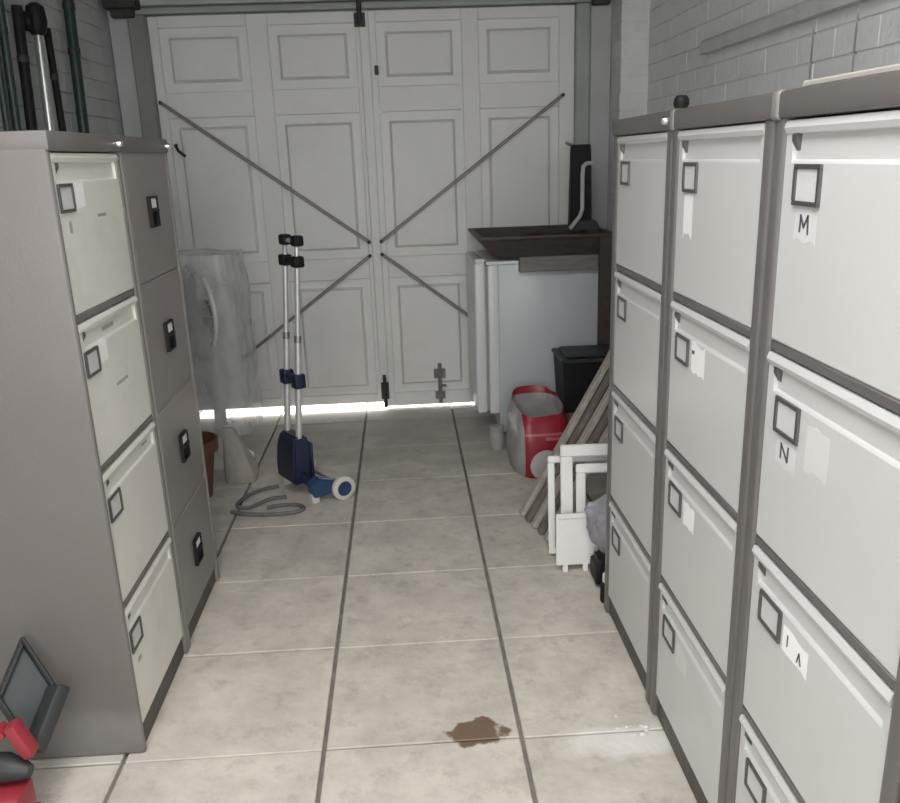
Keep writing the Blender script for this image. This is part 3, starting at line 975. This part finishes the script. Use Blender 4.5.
# ------------------------------------------------------------------ fridge and what lies on it
FX0, FY0, FY1 = 0.305, 3.84, 4.33
R_ = empty('fridge', (0.60, FY0, 0))
tag(R_, 'white undercounter fridge standing against the right door under dark boards', 'fridge')
def radd(nm, bm, m, smooth=False, label=None):
    bmesh.ops.translate(bm, vec=(-.60, -FY0, 0), verts=bm.verts)
    o = obj(nm, bm, m, R_, smooth)
    if label: o['label'] = label
    return o
radd('body', box(NB(), FX0 + .105, .90, FY0, FY1, 0.02, .79, .006, seg=2), 'fridge', True)
radd('liner', box(NB(), FX0 + .060, FX0 + .107, FY0 - .002, FY1 - .004, .112, .79, .008, seg=2), 'fridge_door', True, 'white front rim of the cabinet')
radd('gasket', box(NB(), FX0 + .048, FX0 + .0625, FY0 + .008, FY1 - .008, .125, .785), 'gasket')
radd('door', box(NB(), FX0, FX0 + .049, FY0 - .004, FY1 + .002, .118, .802, .010, seg=3), 'fridge_door', True)
radd('worktop', box(NB(), FX0 + .052, .90, FY0 - .004, FY1 + .002, .79, .806, .004, seg=2), 'fridge_door', True)
radd('kick_plate', box(NB(), FX0 + .115, FX0 + .13, FY0 + .01, FY1 - .01, .018, .115), 'gasket')
for i in (0, 1):
    for j in (0, 1):
        radd('foot', lathe(NB(), [(0, .03), (.012, .03), (.012, .012), (.018, .010), (.018, 0), (0, 0)], 12,
                           Matrix.Translation((FX0 + .16 + .39 * i, FY0 + .05 + .39 * j, 0))), 'dark')
radd('hinge_cap', box(NB(), FX0 + .005, FX0 + .05, FY0 + .0, FY0 + .05, .802, .818, .004), 'pvc', label='white hinge cap')
# boards and tray on top
bm = box(NB(), .50, .895, 3.79, 4.30, .8065, .824, .002)
box(bm, .50, .895, 3.79, 3.832, .760, .8075, .002)
tag(obj('wooden_board', bm, 'greybrown'), 'grey-brown wooden board lying directly on the fridge top', 'board')
bm = NB()
rings = []
def rct(x0, x1, y0, y1, z): return [Vector((x0, y0, z)), Vector((x1, y0, z)), Vector((x1, y1, z)), Vector((x0, y1, z))]
loft(bm, [rct(.395, .86, 3.795, 4.27, .825), rct(.325, .905, 3.765, 4.30, .898), rct(.318, .912, 3.758, 4.31, .905), rct(.318, .912, 3.758, 4.31, .915),
          rct(.340, .890, 3.780, 4.285, .915), rct(.41, .845, 3.81, 4.255, .838)])
tag(obj('wooden_tray', bm, 'walnut'), 'dark brown flared wooden tray on top of the fridge', 'tray')
bm = NB()
bmesh.ops.create_icosphere(bm, subdivisions=4, radius=1)
for v in bm.verts:
    d = noise.noise(v.co * 2.3) * .25 + noise.noise(v.co * 6) * .1
    v.co = Vector((v.co.x * .18, v.co.y * .14, max(v.co.z * .05, -.016))) * (1 + d)
    v.co.z = max(v.co.z, -.016)
tag(obj('maroon_cloth', bm, 'maroon', None, True, (.62, 4.0, .855)), 'crumpled dark maroon cloth lying in the tray on the fridge', 'cloth')
# plank standing right of the fridge
bm = box(NB(), -.028, .028, -.012, .012, 0, .905, .003)
tag(obj('plank', bm, 'walnut', None, False, (.868, 3.763, 0)), 'dark upright plank standing at the right corner of the fridge', 'plank')
# black holder with grey bent handle
K = empty('garden_tool', (.805, 4.02, .916))
tag(K, 'black plastic tool with bent grey tube handle standing on the tray', 'tool')
bm = NB()
loft(bm, [rct(-.048, .05, -.03, .03, 0.0), rct(-.046, .05, -.028, .028, .10), rct(-.042, .046, -.022, .022, .34), rct(-.040, .044, -.020, .020, .365)])
bmesh.ops.bevel(bm, geom=bm.edges[:], offset=.004, segments=1, affect='EDGES')
obj('body', bm, 'dark', K)
bm = tube(NB(), [(.045, -.030, .285), (.02, -.045, .285), (.005, -.050, .272), (.002, -.050, .24), (.002, -.05, .09), (-.008, -.052, .06), (-.045, -.06, .018), (-.055, -.062, .008)], .0095, 10)
obj('handle', bm, 'board', K, True)
bm = NB()
loft(bm, [rct(-.06, .09, -.045, .03, 0), rct(-.02, .07, -.035, .03, .035), rct(.0, .05, -.025, .03, .045)])
obj('foot', bm, 'iron', K)
obj('top_peg', tube(NB(), [(-.03, 0, .36), (-.065, -.01, .375)], .007, 8), 'steel', K, True)

# ------------------------------------------------------------------ clutter in front of the fridge
bm = NB()
box(bm, -.13, .13, -.12, .12, 0, .195, .004)
box(bm, -.132, -.002, -.122, .122, .195, .199); box(bm, .002, .132, -.122, .122, .195, .199)
tag(obj('cardboard_box', bm, 'carton', None, False, (.775, 3.61, 0)), 'dark brown cardboard box on the floor under the black crate', 'box')
B_ = empty('storage_crate', (.775, 3.61, .1995))
tag(B_, 'black plastic crate on the cardboard box in front of the fridge', 'crate')
bm = NB()
loft(bm, [rct(-.125, .125, -.105, .105, 0), rct(-.138, .138, -.118, .118, .215), rct(-.128, .128, -.108, .108, .215), rct(-.117, .117, -.096, .096, .012)])
obj('tub', bm, 'dark', B_)
bm = NB()
box(bm, -.146, .146, -.126, .126, .2155, .232, .005)
box(bm, -.12, .12, -.10, .10, .232, .244, .006)
obj('lid', bm, 'case', B_)

# printed sack
bm = NB()
rings = []
for z, wx, wy, oy in ((0, .105, .15, 0), (.02, .116, .168, 0), (.08, .120, .172, 0), (.15, .116, .165, .004), (.21, .110, .158, .012), (.25, .102, .148, .022), (.272, .098, .142, .030)):
    ring = []
    for i in range(40):
        a = 2 * math.pi * i / 40
        c, s = math.cos(a), math.sin(a)
        q = Vector((wx * math.copysign(abs(c) ** .55, c), wy * math.copysign(abs(s) ** .55, s) + oy, z))
        q += Vector((c, s, .0)) * (noise.noise(q * 13) * .014 + noise.noise(q * 34) * .004)
        if z > .20: q.z += .035 * (s * .8) + noise.noise(q * 12) * .012
        ring.append(q)
    rings.append(ring)
inner = [Vector((q.x * .88, (q.y - .03) * .88 + .03, q.z - .05)) for q in rings[-1]]
inner2 = [Vector((q.x * .5, (q.y - .03) * .5 + .03, q.z * .1 + .185)) for q in rings[-1]]
loft(bm, rings + [inner, inner2])
tag(obj('compost_sack', bm, 'sack', None, True, (.525, 3.43, 0), (math.radians(0), 0, math.radians(4))),
    'open plastic sack printed red with white disc, standing in front of the fridge', 'sack')
bm = lathe(NB(), [(0, 0), (.030, 0), (.034, .01), (.034, .075), (.029, .082), (.029, .088), (.031, .09), (.031, .108), (0, .11)], 18)
tag(obj('plastic_tub', bm, 'jar', None, True, (.375, 3.665, 0)), 'small pale lidded tub on the floor between fridge and red sack', 'tub')

# leaning slats
slat = mesh_of(box(NB(), -.0, 1.04, -.017, .017, 0.0, .018, .002), 'slat', 'slat')
slat_d = mesh_of(box(NB(), -.0, 1.04, -.014, .014, 0.0, .018, .002), 'slat', 'slat2')
lab = ['pale wooden slat leaning beside the white frames, nearest the camera', 'dark wooden slat leaning second from the camera in the bundle',
       'pale wooden slat leaning third from the camera in the bundle', 'dark wooden slat leaning fourth from the camera in the bundle', 'pale wooden slat leaning at the back of the bundle by the red sack']
ang = math.radians(-60.5)
for i in range(5):
    o = put('timber_batten', slat if i % 2 == 0 else slat_d, None, (.445 - .014 * i, 2.68 + .056 * i, .0), (0, ang, math.radians(4)))
    tag(o, lab[i], 'slat', 'slats leaning behind the right cabinets')

# white frames, panel, grey bag, black bottle
def frame_bm(w, h, b, t):
    bm = NB()
    box(bm, 0, w, -t, 0, h - b, h, .004); box(bm, 0, w, -t, 0, 0, b, .004)
    box(bm, 0, b, -t, 0, b, h - b, .003); box(bm, w - b, w, -t, 0, b, h - b, .003)
    return bm
o = obj('plastic_surround', frame_bm(.30, .372, .038, .018), 'pvc', None, False, (.456, 2.515, 0.012), (math.radians(-7), 0, math.radians(-3)))
o2 = obj('inner_frame', frame_bm(.25, .315, .030, .012), 'pvc', o, False, (.045, -.026, .0))
tag(o, 'white plastic double frame standing upright beside the far right cabinet', 'frame')
o = obj('plastic_surround', frame_bm(.30, .325, .022, .014), 'pvc', None, False, (.424, 2.565, 0.008), (math.radians(-7), 0, math.radians(-3)))
tag(o, 'thin white plastic frame just behind the double white frame', 'frame')
bm = NB()
loft(bm, [rct(-.008, .19, -.012, 0, .022), rct(-.008, .19, -.012, 0, .19)])
bmesh.ops.bevel(bm, geom=bm.edges[:], offset=.003, segments=1, affect='EDGES')
box(bm, .075, .090, -.012, 0, .0, .024); box(bm, .012, .027, -.012, 0, .0, .024)
box(bm, -.004, .174, -.018, -.010, .176, .192, .002)
o = obj('plastic_tray', bm, 'pvc', None, False, (.437, 2.452, 0), (math.radians(-4), 0, 0))
tag(o, 'white plastic panel with small feet in front of the white frames', 'panel')
bm = NB()
bmesh.ops.create_icosphere(bm, subdivisions=4, radius=1)
for v in bm.verts:
    d = noise.noise(v.co * 1.8 + Vector((3, 1, 0))) * .28 + noise.noise(v.co * 5) * .12
    v.co = Vector((v.co.x * .07, v.co.y * .06, v.co.z * .085)) * (1 + d)
lo = min(v.co.z for v in bm.verts)
tag(obj('grey_bag', bm, 'greybag', None, True, (.575, 2.365, .098 - lo)), 'crumpled grey polythene bag on black holdall by the far right cabinet', 'plastic bag')
bm = NB()
loft(bm, [rct(-.045, .045, -.05, .05, 0), rct(-.05, .05, -.056, .056, .03), rct(-.048, .048, -.05, .05, .08), rct(-.03, .03, -.035, .035, .098)])
bmesh.ops.bevel(bm, geom=bm.edges[:], offset=.012, segments=2, affect='EDGES')
tag(obj('black_holdall', bm, 'dark', None, True, (.575, 2.365, 0)), 'small black bag on the floor beneath the grey polythene', 'bag')
Q = empty('spray_bottle', (.540, 2.245, 0.0))
tag(Q, 'small black bottle with pale cap on the floor by the far right cabinet', 'bottle')
obj('bottle', lathe(NB(), [(0, 0), (.016, 0), (.018, .004), (.018, .05), (.010, .062), (.0, .062)], 16), 'dark', Q, True)
obj('cap', lathe(NB(), [(0, .062), (.011, .062), (.0125, .066), (.012, .086), (.008, .092), (0, .093)], 16), 'tyre', Q, True)

# ------------------------------------------------------------------ floor debris
bm = NB()
for k in range(16):
    bmc = bmesh.new()
    bmesh.ops.create_icosphere(bmc, subdivisions=2, radius=1)
    s = random.uniform(.002, .007)
    off = Vector((random.gauss(0, .022), random.gauss(0, .016), 0))
    tmp = bpy.data.meshes.new('tmp')
    for v in bmc.verts:
        v.co = v.co * (1 + noise.noise(v.co * 2 + Vector((k, 0, 0))) * .4)
        v.co = Vector((v.co.x * s * 1.3, v.co.y * s, max(v.co.z * s * .75, -s * .1) + s * .1)) + off
    bmc.to_mesh(tmp); bmc.free()
    bm.from_mesh(tmp); bpy.data.meshes.remove(tmp)
o = obj('plaster_crumbs', bm, 'plaster', None, True, (.470, 1.665, -.001))
tag(o, 'white plaster crumbs on the floor at the foot of the right cabinets', 'debris', kind='stuff')

# ------------------------------------------------------------------ bottom left: open case and red tool
cA = empty('tool_case', (-.78, 1.56, 0))
tag(cA, 'open charcoal plastic tool case leaning against the taupe cabinet side', 'tool case')
def slab_from(bm, p, u, v, t, bev=.004):
    """thin box: corner p, edges u and v, thickness t along u x v"""
    n = u.cross(v).normalized()
    mt = Matrix((u.normalized(), v.normalized(), n)).transposed().to_4x4()
    mt.translation = p
    return box(bm, 0, u.length, 0, v.length, 0, t, bev, mt, 2), mt
O = Vector((-.78, 1.56, 0))
P1, P2, P3 = Vector((-.830, 1.648, .330)), Vector((-.768, 1.622, .218)), Vector((-.800, 1.530, .130))
u = P2 - P1
v = P3 - P2
bm = NB()
_, mt = slab_from(bm, P1 - O, u, v, .010)
nn = u.cross(v).normalized()
sg = 1 if nn.y < 0 else -1
UL, VL = u.length, v.length
for (a0, a1, b0, b1) in ((0, UL, 0, .012), (0, UL, VL - .012, VL), (0, .012, .012, VL - .012), (UL - .012, UL, .012, VL - .012)):
    z0, z1 = (.010, .028) if sg > 0 else (-.018, .0)
    box(bm, a0, a1, b0, b1, z0, z1, .003, mt)
obj('lid', bm, 'case', cA, True)
bm = NB()
zz = (.0102, .013) if sg > 0 else (-.003, -.0002)
box(bm, .013, UL - .013, .013, VL - .013, zz[0], zz[1], 0, mt)
obj('lid_lining', bm, 'caselid', cA)
# base tray hinged along the right-hand edge of the lid
bm = NB()
slab_from(bm, P2 - O + Vector((.008, -.006, 0)), v, Vector((.040, -.028, .022)), .030, .006)
obj('base', bm, 'case', cA, True)
bm = NB()
hp = P2 - O
for t in (.15, .85):
    c = hp + v * t
    tube(bm, [c - v.normalized() * .012 + Vector((.003, -.004, 0)), c + v.normalized() * .012 + Vector((.003, -.004, 0))], .006, 10)
obj('hinge', bm, 'case', cA, True)
bm = NB()
c = hp + v * 1.02 + Vector((.0, -.02, 0))
tube(bm, [c + Vector((-.03, -.01, .0)), c + Vector((.012, -.012, .002))], .005, 10)
tube(bm, [c + Vector((-.002, -.012, .001)), c + Vector((.012, -.012, .002))], .009, 12)
obj('catch_pin', bm, 'chrome', cA, True)

G = empty('power_tool', (-.806, 1.425, 0))
tag(G, 'red and black power tool lying on the floor at the left edge', 'power tool')
bm = NB()
mt = Matrix.Translation((.036, .03, .215)) @ Matrix.Rotation(math.radians(30), 4, 'Y') @ Matrix.Rotation(math.radians(38), 4, 'Y')
box(bm, -.042, .034, -.018, .018, -.012, .012, .006, mt, 2)
mt = Matrix.Translation((-.008, .03, .232)) @ Matrix.Rotation(math.radians(-38), 4, 'Y')
box(bm, -.045, .020, -.018, .018, -.012, .012, .006, mt, 2)
obj('handle', bm, 'red', G, True)
bm = tube(NB(), [(-.11, .03, .152), (-.06, .03, .158), (.0, .025, .160), (.030, .02, .156), (.045, .018, .154)], [.028, .031, .028, .020, .013], 14)
obj('motor_housing', bm, 'case', G, True)
bm = NB()
box(bm, -.10, .036, -.030, .045, .060, .128, .012, None, 2)
obj('battery_cover', bm, 'red', G, True)
bm = NB()
box(bm, -.11, .040, -.040, .05, 0.0, .060, .008, None, 2)
box(bm, -.08, .0, -.02, .03, .085, .115, .006)
obj('foot', bm, 'case', G, True)
bm = tube(NB(), [(.03, -.01, .05), (.055, -.02, .075), (.078, -.03, .060), (.09, -.045, .012), (.095, -.08, .008), (.08, -.14, .008)], .0065, 8)
obj('cable', bm, 'dark', G, True)
